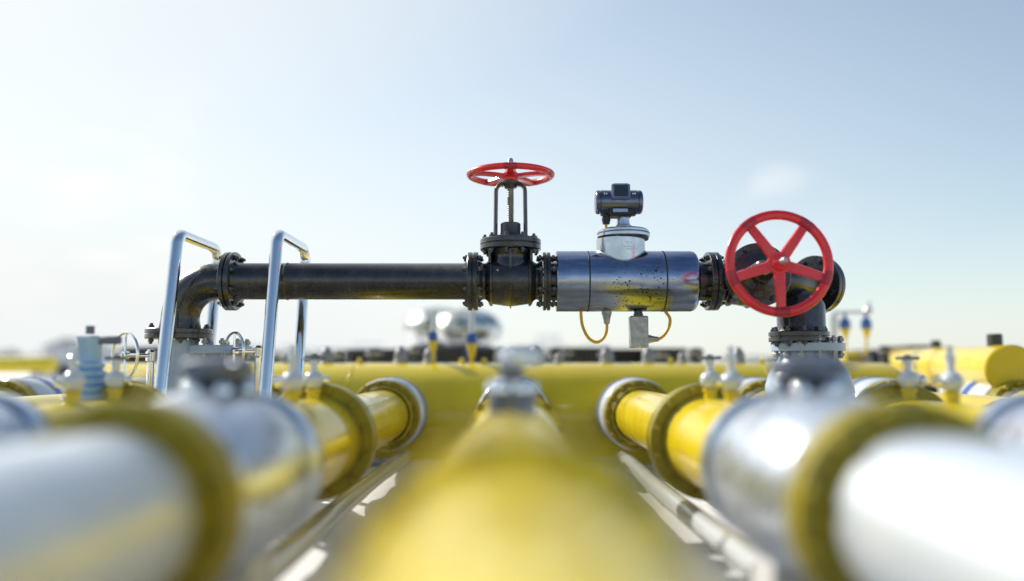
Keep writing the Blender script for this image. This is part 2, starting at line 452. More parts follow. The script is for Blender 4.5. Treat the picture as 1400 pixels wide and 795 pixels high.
for s_ in (0,):
    hp = [(.0, -HL), (RH-.012, -HL), (RH-.004, -HL+.005), (RH, -HL+.014), (RH, -HL+.024), (RH-.004, -HL+.026), (RH-.004, -HL+.030), (RH, -HL+.032),
          (RH, HL-.032), (RH-.004, HL-.030), (RH-.004, HL-.026), (RH, HL-.024), (RH, HL-.014), (RH-.004, HL-.005), (RH-.012, HL), (0, HL)]
th = obj('transmitter_housing', MB().add(lathe(hp, 64), T(tx, 0, zh) @ AX['x']), M['gauge'], met)
for sx in (-1, 1):
    kn = MB()
    kn.add(box(tx+sx*.085-.024, tx+sx*.085+.024, -.05, .05, zh-RH-.006, zh-.045, .006))
    obj('housing_boss', kn, M['rubber'], th)
    for dx in (-.010, .003):
        obj('cap_mark', MB().add(box(tx+sx*.086+dx, tx+sx*.086+dx+.007, -RH+.008, -.058, zh+.036, zh+.046, .001)), M['mark'], th)
obj('display_bezel', MB().add(box(-.056, .056, -.022, .03, -.048, .052, .008), T(X(848)-mx, -.072, zh+.048) @ R(math.radians(-6), 'X')), M['bezel'], th)
obj('display_screen', MB().add(box(-.042, .042, -.0245, -.018, -.032, .038, .002), T(X(848)-mx, -.072, zh+.048) @ R(math.radians(-6), 'X')), M['screen'], th)
obj('base_block', MB().add(box(-.075, .075, -.06, .06, -.025, .022, .008), T(px_, 0, zh-.068)), M['rubber'], th)
obj('name_plate', MB().add(box(-.045, .045, -.008, .0, -.011, .011, .002), T(px_-.002, -.0615, zh-.062)), M['tagblue'], th)
gx = X(829)-mx
gl = obj('cable_gland', MB().add(lathe([(.018, -.07), (.022, -.068), (.024, -.05), (.027, -.05), (.027, -.03), (.022, -.028), (.022, .03)][::1], 16), T(gx, -.02, zh-.070)), M['rubber'], th)
obj('head_cable', MB().add(tube(spline([(gx, -.02, zh-.13), (gx-.001, -.02, zh-.17), (gx+.002, -.01, zt+.06)]), .0085, 12)), M['cable'], met)
# little etched pattern of rows on the neck
em = MB()
for r_ in range(4):
    for c_ in range(9):
        if random.random() < .3: continue
        ang = -PI/2+(-.10+c_*.052)
        hgt = zt-.035-r_*.014
        em.add(box(-.0026, .0026, -.0012, .0012, -.0038, .0038), T(nx+(rn+.0008)*math.cos(ang), (rn+.0008)*math.sin(ang), hgt) @ R(ang+PI/2, 'Z') @ R(.5*random.choice((-1, 1)), 'Y'))
obj('etched_marking', em, M['mark'], met)
# underside
def gland(parent, mtx, s=1):
    o = obj('cable_gland', MB().add(lathe([(.012*s, .0), (.030*s, .0), (.031*s, .022*s), (.026*s, .024*s), (.026*s, .036*s), (.023*s, .038*s), (.022*s, .052*s), (.020*s, .054*s), (.018*s, .078*s), (.009*s, .08*s)], 18), mtx), M['galv'], parent)
    return o
zb = -RM
g1x = X(829)-mx
gland(met, T(g1x, 0, zb+.004) @ R(PI, 'X'))
c = lambda x, y: (X(x)-mx, 0, Zp(y)-AXZ)
obj('cable', MB().add(tube(spline([c(794, 419), c(794, 430), c(796, 446), c(803, 461), c(813, 468), c(822, 465), c(828, 455), c(829.5, 440)]), .0095, 12)), M['cable'], met)
s1 = X(872)-mx
obj('sensor_stub', MB().add(lathe([(.026, zb+.01), (.026, zb-.012), (.030, zb-.014), (.030, zb-.034), (.024, zb-.036), (.024, zb-.05)][::-1], 24), T(s1, 0, 0)), M['iron'], met)
sb = obj('sensor_box', MB().add(box(s1-.054, s1+.054, -.045, .045, Zp(476)-AXZ, Zp(432.5)-AXZ, .006)), M['galv'], met)
gland(met, T(s1+.052, 0, Zp(464)-AXZ) @ AX['x'], .85)
obj('cable', MB().add(tube(spline([c(892, 464.5), c(900, 463.5), c(908, 457), c(914, 446), c(915, 436), c(911, 429), c(905, 421)]), .0095, 12)), M['cable'], met)

# ---- second gate valve, stem towards the viewer
v2x = X(1021)
gate_valve('dark gate valve lying on its side with large red five-spoke handwheel facing the viewer',
           T(v2x, D, AXZ) @ R(math.radians(90-3.2), 'X'), .615, .264, .020, left_neck=.14, right_neck=.17, lf=False, rf=False, sw=.031)
# ---- right end: tee, riser, blind flange
tee = thing('pipe_tee', 'dark pipe tee at the right end with blind disc and bolted riser', 'pipe fitting', (X(1094), D, Zp(470)))
to = tee.location
a_ = math.radians(38)
tc_ = Vector((X(1070), D, AXZ))-to
dirv = Vector((math.cos(a_), math.sin(a_), 0))
end = tc_+dirv*.36
mb = MB().add(tube([tc_-Vector((.08, 0, 0)), tc_-Vector((.02, 0, 0)), tc_+Vector((.03, .01, 0)), tc_+dirv*.10, end], .108, 48))
obj('branch_pipe', mb, M['iron'], tee)
Mx = Matrix.LocRotScale(end, dirv.to_track_quat('Z', 'Y'), None)
flange_pair('blind_flange', tee, Mx, t=.035, r=.185, ri=0, n=8)
rx = X(1095)-to.x
obj('riser_pipe', MB().add(lathe([(.155, Zp(455)-to.z), (.150, Zp(452)-to.z), (.142, Zp(446)-to.z), (.142, Zp(418)-to.z), (.12, Zp(405)-to.z), (.05, Zp(398)-to.z)], 56), T(rx, .02, 0)), M['iron'], tee)
flange_pair('flange', tee, T(X(1090)-to.x, 0, Zp(461)-to.z), t=.030, r=.178, n=10, bc=.15, phase=.3)
riser_base('pale blue bell shaped fitting under the right riser behind the red handwheel', Vector((1.80, 5.04, 0)), Zp(469), None)

# ------------------------------------------------------------------ chrome grab rails
def rail(label, xb_near, xt_near):
    dn, df = 4.62, 5.30
    bn = P(xb_near, 520, dn); tn = P(xt_near, 320, dn+.22)
    bx = bn.x; txx = tn.x
    h = tn.z
    sl = (tn-bn)
    low = bn+sl*((GZ+.02-bn.z)/sl.z)
    off = Vector((0, df-dn, 0))
    t = thing('grab_rail', label, 'handrail', low, group='chrome hoop rails over the dark pipe')
    pts = [low-low, tn-low, tn+off-low, off]
    obj('tube_hoop', MB().add(tube(fillet(pts, .085, 10), .036, 28)), M['chrome'], t)
    for o_ in (Vector((0, 0, 0)), off):
        obj('foot_plate', MB().add(cyl(.08, -.02, .0, 32, .004), T(o_)), M['galv'], t)
rail('leftmost tall chrome hoop rail beside the dark elbow', 221, 243)
rail('tall chrome hoop rail crossing over the straight dark pipe, right of the elbow flange', 364, 379)

# ------------------------------------------------------------------ rows of parallel pipes
PITCHX = .93; ZR = -.352; RR = .205; RFL = .275
def yl(y): return y
ORD = ['', 'first', 'second', 'third', 'fourth', 'fifth']
rowname = {i: ('middle row' if i == 0 else '%s row %s of the middle' % (ORD[abs(i)], 'left' if i < 0 else 'right')) for i in range(-5, 6)}
def row_flange(t, y, thick=.10, r=RFL, n=12, mt='yellow_shaded', RR=RR):
    mtx = T(0, y, 0) @ AX['y']
    mb = MB().add(lathe([(RR-.01, -thick/2-.05), (RR+.012, -thick/2-.03), (RR+.016, -thick/2), (r-.006, -thick/2), (r, -thick/2+.006), (r, -.004), (r-.012, -.003), (r-.012, .003), (r, .004),
                         (r, thick/2-.006), (r-.006, thick/2), (RR+.016, thick/2), (RR+.012, thick/2+.03), (RR-.01, thick/2+.05)], 72, True), mtx)
    o = obj('flange', mb, M[mt], t)
    bolts(o, B_ROW, (RR+r)/2+.008, n, mtx); return o
HY = 7.22; HR = .50; HZc = .035-HR
for i in range(-5, 6):
    near = {0: 1.25, -1: 2.02, 1: 1.98}.get(i, 2.0)
    nm = 'pipeline'
    if i == 0: lab = 'wide yellow pipe running straight out from under the viewer in the middle'
    elif i in (-1, 1): lab = 'pipe with white near length and yellow far length, ' + rowname[i]
    else: lab = 'yellow pipe running back to the header, ' + rowname[i]
    t = thing(nm, lab, 'pipe', (i*PITCHX+(.010 if i == 0 else 0), 0, ZR), group='parallel pipes running into the yellow header')
    Y = AX['y']
    RN = .216 if i == 0 else RR
    obj('near_pipe_length', MB().add(lathe([(RN, -3.1), (RN, near)], 96), Y), M['yellow' if i == 0 else 'clad'], t)
    row_flange(t, near, mt='yellow' if i == 0 else 'yellow_shaded', r=.257 if i == 0 else RFL, RR=.215 if i == 0 else RR)
    vs, ve = near+.06, {0: 2.75}.get(i, 3.0)
    obj('middle_pipe_length', MB().add(lathe([(RR-.005, ve), (RR, ve+.02), (RR, 4.0)], 96), Y), M['yellow'], t)
    row_flange(t, 4.02, .12, RFL if i else .235, mt='yellow_shaded' if i else 'yellow')
    obj('far_pipe_length', MB().add(lathe([(RR-.02, 4.0), (RR-.02, 6.15)], 96), Y), M['yellow'], t)
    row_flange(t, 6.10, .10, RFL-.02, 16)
    obj('white_collar', MB().add(lathe([(RR, 6.165), (RR+.05, 6.17), (RR+.064, 6.19), (RR+.064, 6.36), (RR+.060, 6.365), (RR+.060, 6.38), (RR+.064, 6.385), (RR+.064, 6.56), (RR+.05, 6.60), (RR+.02, 6.85)], 72), Y), M['white'], t)
    obj('blue_band', MB().add(ring(RR+.07, RR+.0655, 6.40, 6.47, 72, .001), Y), M['blue'], t)
    # valve body in the row
    vl = {0: 'yellow valve with small silvery cap on the middle pipe'}.get(i, 'grey steel valve with flat dark cap, ' + rowname[i])
    vt = thing('inline_valve', vl, 'valve', (i*PITCHX, (vs+ve)/2, ZR), group='grey valves set in the parallel pipes')
    h = (ve-vs)/2
    obj('valve_body', MB().add(lathe([(q_[0]*(1 if i else .80), q_[1]) for q_ in [(RR, -h), (.25, -h+.002), (.262, -h+.012), (.262, -h+.07), (.25, -h+.08), (.235, -h+.10), (.255, -h+.20), (.278, -h+.32), (.282, 0), (.272, h-.30), (.245, h-.16), (.24, h-.09),
                                      (.262, h-.08), (.262, h-.012), (.255, h), (RR, h+.002)]], 80), Y), M['grey_steel' if i else 'yellow'], vt)
    cy = (2.63 if i else 2.72)-(vs+ve)/2; k = 1.0 if i else .66; up_ = 0 if i else .035
    obj('stem_neck', MB().add(lathe([(.12*k, .24 if i else .17), (.12*k, .270), (.085*k, .285), (.062*k, .30), (.058*k, .335), (.07*k, .335+up_), (.07*k, .345+up_)], 40), T(0, cy, 0)), M['dark_steel'], vt)
    cp = MB().add(lathe([(.0, .318), (.095*k, .318), (.108*k, .326), (.112*k, .345), (.108*k, .368), (.090*k, .378), (.03, .382), (0, .382)], 40), T(0 if i else .025, cy, up_))
    cp.add(box(-.022*k, .022*k, -.16*k, .02, .345, .367, .006), T(0, cy, up_) @ R(.8, 'Z'))
    obj('valve_cap', cp, M['dark_steel' if i else 'grey_steel'], vt)
    for q in range(6):
        a = 2*PI*q/6
        obj('cap_bolt', mesh('cap_bolt', MB().add(lathe([(.028, -.01), (.028, .004), (.024, .016), (.014, .027), (0, .031)], 24)), M['chrome']), None, vt, T(.088*k*math.cos(a), cy+.088*k*math.sin(a), .375 if 0 else .283))
    # small bleed valves on the middle length
    for j, yy in enumerate((3.52, 3.90)):
        side = ['nearer', 'farther'][j]
        bl = '%s of two small white ball valves, %s' % (side, rowname[i])
        b = thing('bleed_valve', bl, 'valve', (i*PITCHX, yy, ZR+RR), group='small white bleed valves on top of the pipes')
        obj('stub', MB().add(lathe([(.030, -.01), (.030, .03), (.036, .032), (.036, .045), (.02, .046)], 20)), M['yellow'], b)
        obj('ball_body', MB().add(lathe([(.02, .044), (.034, .052), (.045, .07), (.048, .086), (.045, .102), (.034, .118), (.018, .126), (.016, .16), (.021, .162), (.021, .18), (0, .182)], 28)), M['white'], b)
        obj('tap_handle', MB().add(box(-.055 if j else -.02, .055 if j else .02, -.012, .012, .18, .196, .004)).add(cyl(.014, .17, .205 if j else .235, 16)), M['dark_steel' if j else 'grey_steel'], b)
        obj('side_port', MB().add(lathe([(.015, .0), (.015, .05), (.022, .052), (.022, .07), (0, .071)], 16), T(0, 0, .086) @ (AX['x'] if j else R(PI, 'Z') @ AX['x'])), M['chrome'], b)
    # concrete cradle under the pipe
    s = thing('pipe_cradle', 'low concrete cradle under the pipe, ' + rowname[i], 'pipe support', (i*PITCHX, 2.5, GZ+.07), group='concrete cradles under the pipes')
    hh = ZR-GZ-.07
    v = []; f = []; n = 16
    pr2 = [(-.26, 0), (.26, 0), (.22, hh-.02)]+[((RR-.018)*math.cos(a), hh-(RR-.018)*math.sin(-a)) for a in [-(PI*q/n) for q in range(n+1)]]+[(-.22, hh-.02)]
    pr2 = [(-.20, 0), (.20, 0), (.18, hh-.04)]+[((RR-.018)*math.cos(a), hh+(RR-.018)*math.sin(a)) for a in [-.2-(PI-.4)*q/n for q in range(n+1)]]+[(-.18, hh-.04)]
    m_ = len(pr2)
    for yy in (-.10, .10): v += [(x, yy, z) for x, z in pr2]
    f = [(q, (q+1) % m_, m_+(q+1) % m_, m_+q) for q in range(m_)]+[tuple(range(m_-1, -1, -1)), tuple(range(m_, 2*m_))]
    obj('cradle_block', MB().add((v, f)), M['concrete'], s)
    # thin steel conduit lying beside each row
    if abs(i) < 4:
        for sd in (-1, 1):
            if i == 0: continue
            if (sd > 0) == (i > 0): continue
            cx_ = i*PITCHX+sd*.09
            o = obj('conduit', MB().add(tube([(cx_+.012*math.sin(q*.9), -1.5+q*.5, GZ+.11) for q in range(17)], .052, 20)), M['white'])
            tag(o, 'thin white conduit on the ground along the '+rowname[i], 'conduit', 'white conduits between the rows')
# ------------------------------------------------------------------ header pipe
xa, xb = P(150, 500, HY).x, P(1205, 500, HY).x
hd = thing('header_pipe', 'very wide yellow header pipe lying across behind the pipe rows', 'pipe', ((xa+xb)/2, HY, GZ))
hl_ = (xb-xa)/2
pr = [(0, -hl_-.22)]+[(HR*math.sin(a), -hl_-.22*math.cos(a)) for a in [PI/2*q/8 for q in range(1, 9)]]
pr = pr+[(r_, -h_) for r_, h_ in pr[::-1]]
obj('pipe_shell', MB().add(lathe(pr, 128), T(0, 0, HZc-GZ) @ AX['x']), M['yellow'], hd)
for q in (-.7, -.36, .68):
    obj('weld_seam', MB().add(ring(HR-.01, HR+.003, q*hl_-.01, q*hl_+.01, 128), T(0, 0, HZc-GZ) @ AX['x']), M['yellow'], hd)
for q in (-.8, -.27, .27, .8):
    obj('saddle', MB().add(box(q*hl_-.12, q*hl_+.12, -.42, .42, 0, .30, .02)), M['concrete'], hd)
def on_header(x, dy=0):
    return P(x, 497, HY).x, HY+dy, HZc+math.sqrt(HR*HR-dy*dy)-.004
capx = [388, 445, 547, 587, 733, 765, 831, 888, 935, 1012]
desc = ['behind the right chrome rail', 'between the right chrome rail and the dome tanks', 'left of the two blue needle valves', 'behind the left blue needle valve',
        'just right of the middle pipe cap', 'left of the meter cable loop', 'below the looped yellow cable', 'below the grey sensor box', 'right of the grey sensor box', 'left of the right riser']
for x, d_ in zip(capx, desc):
    lx, ly, lz = on_header(x, .05)
    s = random.uniform(.9, 1.12)
    if x in (388, 765, 935): s *= .72
    o = obj('vent_cap', MB().add(lathe([(.062*s, 0), (.062*s, .02), (.052*s, .03), (.056*s, .06*s), (.050*s, .09*s), (.036*s, .118*s), (.022*s, .128*s), (.020*s, .142*s), (0, .146*s)], 24)), M['grey_cap'], mtx=T(lx, ly, lz))
    tag(o, 'grey cap on the yellow header, '+d_, 'vent cap', 'grey caps along the header pipe')
for x, d_ in ((493, 'between the grey caps left of the needle valves'), (632, 'between the two blue needle valves'), (662, 'right of the blue needle valves'), (916, 'below the right end of the meter'), (1040, 'beside the right riser')):
    lx, ly, lz = on_header(x, -.05)
    o = obj('plug', MB().add(lathe([(.03, 0), (.03, .012), (.022, .016), (.022, .045), (.0, .05)], 6)), M['yellow'], mtx=T(lx, ly, lz))
    tag(o, 'tiny yellow plug on the header, '+d_, 'plug', 'yellow plugs on the header pipe')

def needle_valve(label, loc, s=1.0, tall=.10, g='blue and yellow needle valves'):
    t = thing('needle_valve', label, 'valve', loc, group=g)
    z = tall
    obj('yellow_cone', MB().add(lathe([(.018*s, 0), (.020*s, z), (.030*s, z+.03*s), (.052*s, z+.13*s), (.054*s, z+.145*s), (.04*s, z+.147*s)], 24)), M['yellow'], t)
    z += .145*s
    obj('blue_collar', MB().add(lathe([(.044*s, z), (.056*s, z+.004), (.056*s, z+.03*s), (.050*s, z+.034*s), (.050*s, z+.075*s), (.036*s, z+.10*s), (.02*s, z+.102*s)], 24)), M['blue'], t)
    z += .10*s
    obj('white_stem', MB().add(lathe([(.030*s, z), (.034*s, z+.02*s), (.028*s, z+.10*s), (.022*s, z+.2*s), (.022*s, z+.24*s), (0, z+.243*s)], 20)), M['white'], t)
    obj('bleed_port', MB().add(lathe([(.012, 0), (.012, .05*s), (.03*s, .055*s), (.03*s, .085*s), (0, .09*s)], 16), T(0, 0, z-.03*s) @ R(PI, 'Z') @ AX['x']), M['white'], t)
    return t
for x, lb, s in ((592, 'blue collared needle valve on a yellow cone, left one before the dome tanks', .8), (645, 'blue collared needle valve on a yellow cone, right one below the dark valve', .9)):
    lx, ly, lz = on_header(x, 0)
    needle_valve(lb, (lx, ly, lz), s, .08 if x < 600 else .04)

# unseen second header behind the viewer, added for its yellow reflection in the meter
h2 = thing('header_pipe', 'unseen yellow header pipe behind the viewer, added for its reflection in the meter', 'pipe', (0, -3.3, GZ))
obj('pipe_shell', MB().add(lathe([(0, -6.2), (.44, -6.1), (.50, -5.9), (.50, 5.9), (.44, 6.1), (0, 6.2)], 96), T(0, 0, .42) @ AX['x']), M['yellow'], h2)

# ------------------------------------------------------------------ polished spherical tanks
for x, y, r_, d_, lb in ((600, 449, .455, 11, 'left of two polished steel dome tanks beyond the header'), (640, 451, .44, 10.6, 'right of two polished steel dome tanks beyond the header')):
    c_ = P(x, y, d_)
    t = thing('dome_tank', lb, 'tank', (c_.x, c_.y, GZ), group='polished dome tanks')
    pr = [(r_*math.sin(PI*q/32), -.62*r_*math.cos(PI*q/32)) for q in range(33)]
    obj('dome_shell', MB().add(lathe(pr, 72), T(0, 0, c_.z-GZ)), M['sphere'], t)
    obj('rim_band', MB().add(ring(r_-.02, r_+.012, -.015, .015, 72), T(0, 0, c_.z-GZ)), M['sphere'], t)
    zz = c_.z-GZ
    obj('skirt', MB().add(lathe([(r_*.55, 0), (r_*.52, zz-.40), (r_*.60, zz-.27), (r_*.74, zz-.62*r_*.60)], 40)), M['slate'], t)

# ------------------------------------------------------------------ small chrome handwheel valves on the left rows
def small_wheel(label, x, y, d, r, yaw):
    c_ = P(x, y, d)
    row = round(c_.x/PITCHX)
    base = Vector((c_.x-math.sin(yaw)*.16, d+math.cos(yaw)*.16, ZR+RR-.12))
    t = thing('globe_valve', label, 'valve', base, group='small chrome wheel valves on the left')
    cc = c_-base
    back = Vector((-math.sin(yaw), math.cos(yaw), 0))
    hub = MB().add(lathe([(.012, -.02), (.022, -.02), (.022, .012), (.012, .014)], 20, True))
    mt = Matrix.LocRotScale(cc, (-back).to_track_quat('Z', 'Y'), None)
    h = obj('wheel_hub', hub, M['chrome'], t, mt)
    obj('rim', MB().add(tube([(r*math.cos(2*PI*k/64), r*math.sin(2*PI*k/64), 0) for k in range(64)], .0085, 12, loop=True)), M['chrome'], h)
    for k in range(4):
        a = PI/2*k
        obj('spoke', MB().add(tube([(.018*math.cos(a), .018*math.sin(a), 0), (r*math.cos(a), r*math.sin(a), 0)], .007, 10)), M['chrome'], h)
    k2 = cc+back*.16
    obj('stem', MB().add(tube([cc, k2], .012, 12)), M['chrome'], t)
    obj('valve_body', MB().add(lathe([(.04, 0), (.04, .03), (.020, .05), (.020, max(.06, k2.z-.04)), (.028, max(.07, k2.z-.03)), (.030, k2.z+.02), (.018, k2.z+.035), (0, k2.z+.038)], 28), T(k2.x, k2.y, 0)), M['chrome'], t)
small_wheel('larger chrome spoked wheel valve left of the leftmost chrome rail', 171, 486, 4.75, .130, math.radians(-35))
small_wheel('smaller chrome spoked wheel valve between the two chrome rails', 320, 480, 4.9, .108, math.radians(-42))

# pale ribbed column at left
c_ = P(122, 480, 4.0)
t = thing('ribbed_column', 'pale blue ribbed expansion column among the pipes at the left edge', 'pipe fitting', (c_.x, 4.0, GZ))
pr = [(.115, 0), (.115, .60)]
z = .60
for q in range(6):
    rr_ = .118-.009*q
    pr += [(rr_-.012, z), (rr_, z+.010), (rr_, z+.024), (rr_-.012, z+.034)]; z += .038
pr += [(.056, z), (.054, z+.09), (.06, z+.10), (.06, z+.115), (0, z+.12)]; z += .10
obj('bellows', MB().add(lathe(pr, 48)), M['skyblue'], t)
obj('top_tap', MB().add(box(.0, .15, -.02, .02, z-.02, z+.02, .006)).add(cyl(.02, z+.03, z+.07, 16)), M['dark_steel'], t)

# ------------------------------------------------------------------ right background: bright yellow vessel, olive pipe, sampling frame
def lying(name, label, a, b, r, mt='yellow', dome=.0, cat='pipe', extra=None, g=None):
    a = Vector(a); b = Vector(b); dv = b-a; Lh = dv.length
    t = thing(name, label, cat, (a.x, a.y, GZ), group=g)
    q = Matrix.LocRotScale(Vector((0, 0, a.z-GZ)), dv.to_track_quat('Z', 'Y'), None)
    obj('shell', MB().add(lathe([(0, -dome), (r*.7, -dome*.7), (r*.98, -.02*r), (r, .02), (r, Lh-.012), (r-.012, Lh), (0, Lh)], 72), q), M[mt], t)
    for k in (.12, .85):
        p = dv*k
        obj('stand', MB().add(box(-.08, .08, -.10, .10, 0, a.z+p.z-GZ-r*.9, .01), T(p.x, p.y, 0)), M['concrete'], t)
    return t, q, Lh
t, q, Lh = lying('gas_vessel', 'bright yellow vessel slanting towards the viewer at the right edge with black caps', P(1232, 500, 9.3), P(1384, 506, 6.1), .185, dome=.1, cat='vessel')
for k, s in ((.42, .8), (.90, 1.0)):
    ob = MB().add(lathe([(.055*s, 0), (.055*s, .07*s), (.048*s, .078*s), (0, .08*s)], 20), q @ T(0, 0, Lh*k) @ R(PI/2, 'X') @ T(0, 0, 0))
    v_ = q @ Vector((0, 0, Lh*k))
    obj('black_cap', MB().add(lathe([(.055*s, 0), (.055*s, .09*s), (.048*s, .098*s), (0, .10*s)], 20), T(v_.x, v_.y, v_.z+.175)), M['dark_unit'], t)
obj('seam', MB().add(ring(.18, .188, Lh*.55, Lh*.55+.03, 72), q), M['yellow_shaded'], t)
lying('far_pipe', 'short olive yellow pipe end lying far off at the left edge', P(-60, 500, 12), P(74, 499, 12), .12, g=None)
lying('far_pipe', 'yellow pipe lying beyond the right riser, behind the sampling frame', P(1150, 500, 10.5), P(1236, 501, 10.5), .17)
# sampling frame
fr = thing('sampling_frame', 'white pipe frame joined over two blue capped tubes, right of the red handwheel', 'pipe frame', P(1138, 500, 8.5))
b0 = fr.location; W = lambda x, y, d=8.5: P(x, y, d)-b0
obj('white_frame_tube', MB().add(tube(fillet([W(1138, 500), W(1138, 428), W(1188, 427), W(1188, 412)], .03), .018, 14)), M['white'], fr)
obj('upright', MB().add(tube([W(1139, 510), W(1139, 432)], .05, 18)), M['white'], fr)
obj('end_ball', MB().add(lathe([(0, -.05), (.035, -.035), (.05, 0), (.035, .035), (0, .05)], 20), T(W(1187, 425))), M['white'], fr)
lw = [W(1155, 446), W(1156, 482), W(1184, 484), W(1185, 446)]
obj('yellow_tube', MB().add(tube(fillet(lw, .02), .014, 12)), M['yellow'], fr)
for xx in (1155.5, 1184.5):
    obj('yellow_socket', MB().add(lathe([(.016, -.10), (.045, -.02), (.046, 0)], 20), T(W(xx, 450))), M['yellow'], fr)
    obj('blue_cap', MB().add(lathe([(.05, 0), (.055, .01), (.055, .06), (.045, .10), (.02, .11), (.012, .18)], 20), T(W(xx, 450))), M['blue'], fr)

# ------------------------------------------------------------------ far background
def ribbed_unit(label, x0, x1, ytop, d, dep=.5):
    a = P(x0, 500, d); b = P(x1, 500, d); top = P(700, ytop, d).z
    t = thing('ribbed_unit', label, 'container', ((a.x+b.x)/2, d, GZ), group='dark ribbed units beyond the header')
    w = (b.x-a.x)/2; h = top-GZ
    v = []; f = []
    pl = []; n = max(6, int(2*w/.055))
    for k in range(n):
        xx = -w+2*w*k/n; s = 2*w/n
        pl += [(xx, 0), (xx+s*.35, 0), (xx+s*.5, .025), (xx+s*.85, .025)]
    pl += [(w, 0), (w, dep), (-w, dep)]; m = len(pl)
    v = [(x, y, .1) for x, y in pl]+[(x, y, h-.05) for x, y in pl]
    f = [(k, (k+1) % m, m+(k+1) % m, m+k) for k in range(m)]+[tuple(range(m-1, -1, -1)), tuple(range(m, 2*m))]
    obj('ribbed_wall', MB().add((v, f)), M['dark_unit'], t)
    obj('roof', MB().add(box(-w-.04, w+.04, -.05, dep+.05, h-.05, h, .01)), M['dark_unit'], t)
    obj('skid', MB().add(box(-w, w, 0, dep, 0, .1, .01)), M['concrete'], t)
    return t
ribbed_unit('dark ribbed unit right of the chrome rails behind the header', 440, 474, 479, 24)
ribbed_unit('low dark ribbed unit behind the header, left of the dome tanks', 478, 560, 477, 10.0)
ribbed_unit('dark ribbed unit just left of and below the dome tanks', 572, 628, 474, 9.5)
ribbed_unit('dark ribbed unit at the right foot of the dome tanks', 650, 684, 475, 9.75)
ribbed_unit('long dark ribbed unit under the meter cable loop', 757, 818, 475, 9.5)
ribbed_unit('dark ribbed unit between the meter cable loop and the sensor box', 838, 880, 477, 10.0)
ribbed_unit('dark ribbed unit right of the grey sensor box', 890, 934, 476, 9.5)
ribbed_unit('dark ribbed unit far behind the left chrome rail', 172, 212, 474, 9.25)
ribbed_unit('dark ribbed unit beyond the bright yellow vessel, left one', 1246, 1282, 472, 9.0)
ribbed_unit('dark ribbed unit far behind the sampling frame', 1192, 1222, 478, 10.0)
for k_, (x_, w_, d_) in enumerate(((463, 9, 'left of the dome tanks'), (512, 12, 'closest to the dome tanks on their left'), (567, 7, 'at the left foot of the dome tanks'), (700, 8, 'behind the middle pipe cap'),
                              (776, 8, 'behind the looped yellow cable'), (828, 7, 'left of the sensor box'), (906, 9, 'right of the sensor box'), (952, 10, 'farthest right before the red handwheel'), (1210, 8, 'beyond the sampling frame'))):
    p_ = P(x_, 500, 8.6); rr_ = w_/F*8.6
    hh_ = P(700, 479-(k_ % 3)*3, 8.6).z-GZ
    v_t = thing('exhaust_stack', 'small dark round stack on the horizon, '+d_, 'stack', (p_.x, 8.6, GZ), group='small dark stacks beyond the header')
    obj('stack_shell', MB().add(lathe([(rr_*1.2, 0), (rr_*1.2, .05), (rr_*.8, .08), (rr_*.8, hh_-.10), (rr_, hh_-.09), (rr_, hh_-.02), (rr_*.6, hh_), (0, hh_)], 20)), M['dark_unit'], v_t)
    obj('cap_band', MB().add(ring(rr_*.9, rr_*1.06, hh_-.07, hh_-.05, 20, .001)), M['galv'], v_t)
# gantry frame far away
def gantry(label, x0, x1, yt, d):
    t = thing('gantry', label, 'frame', P(x0, 500, d), group='thin steel gantries far off')
    b1 = t.location; q = lambda x, y: P(x, y, d)-b1
    for xx in (x0, x1): obj('post', MB().add(tube([(q(xx, 500).x, 0, GZ-b1.z), q(xx, yt)], .03, 8)), M['grey_steel'], t)
    obj('beam', MB().add(tube([q(x0-3, yt), q(x1+3, yt)], .035, 8)), M['grey_steel'], t)
    obj('beam', MB().add(tube([q(x0, yt+8), q(x1, yt+8)], .02, 8)), M['grey_steel'], t)
gantry('thin steel gantry seen between the dark valve and the cable loop', 737, 763, 462, 26)
gantry('thin steel gantry far off left of the dome tanks', 486, 520, 472, 30)
# grey shed with gable at the left
a = P(90, 500, 28)
t = thing('shed', 'small pale gabled shed far off at the left edge', 'shed', (a.x, 28, GZ))
h = Zp(476, 28)-GZ
obj('wall', MB().add(box(-.8, .8, 0, 2, 0, h)), M['concrete'], t)
hz = Zp(462, 28)-GZ
obj('roof', MB().add(([(-.9, -.1, h), (.9, -.1, h), (0, -.1, hz), (-.9, 2.1, h), (.9, 2.1, h), (0, 2.1, hz)], [(0, 1, 2), (3, 5, 4), (0, 2, 5, 3), (1, 4, 5, 2), (0, 3, 4, 1)])), M['galv'], t)
obj('door', MB().add(box(-.3, .3, -.03, -.002, 0, .9)), M['dark_unit'], t)

# far tree belt (reads as one mass)
v = []; f = []
rnd = random.Random(3)
for k in range(170):
    cx = rnd.uniform(-75, 75); cyy = rnd.uniform(95, 130)
    hgt = rnd.uniform(1.6, 3.0)*(1+.35*math.sin(cx*.13)+.2*math.sin(cx*.41))
    for q in range(150):
        th_, ph = rnd.uniform(0, 2*PI), math.acos(rnd.uniform(-1, 1)); rr_ = rnd.random()**.4
        c0 = Vector((cx+2.2*rr_*math.sin(ph)*math.cos(th_), cyy+2*rr_*math.sin(ph)*math.sin(th_), GZ+hgt*.5+hgt*.5*rr_*math.cos(ph)))
        s = rnd.uniform(.12, .28)
        u_ = Vector((rnd.gauss(0, 1), rnd.gauss(0, 1), rnd.gauss(0, 1))).normalized()*s
        w_ = u_.orthogonal().normalized()*s
        n0 = len(v); v += [tuple(c0-u_), tuple(c0+w_), tuple(c0+u_), tuple(c0-w_)]; f.append((n0, n0+1, n0+2, n0+3))
o = obj('tree_belt', MB().add((v, f)), M['leaf']); o['kind'] = 'stuff'; o['label'] = 'distant low dark belt of trees along the horizon'; o['category'] = 'trees'

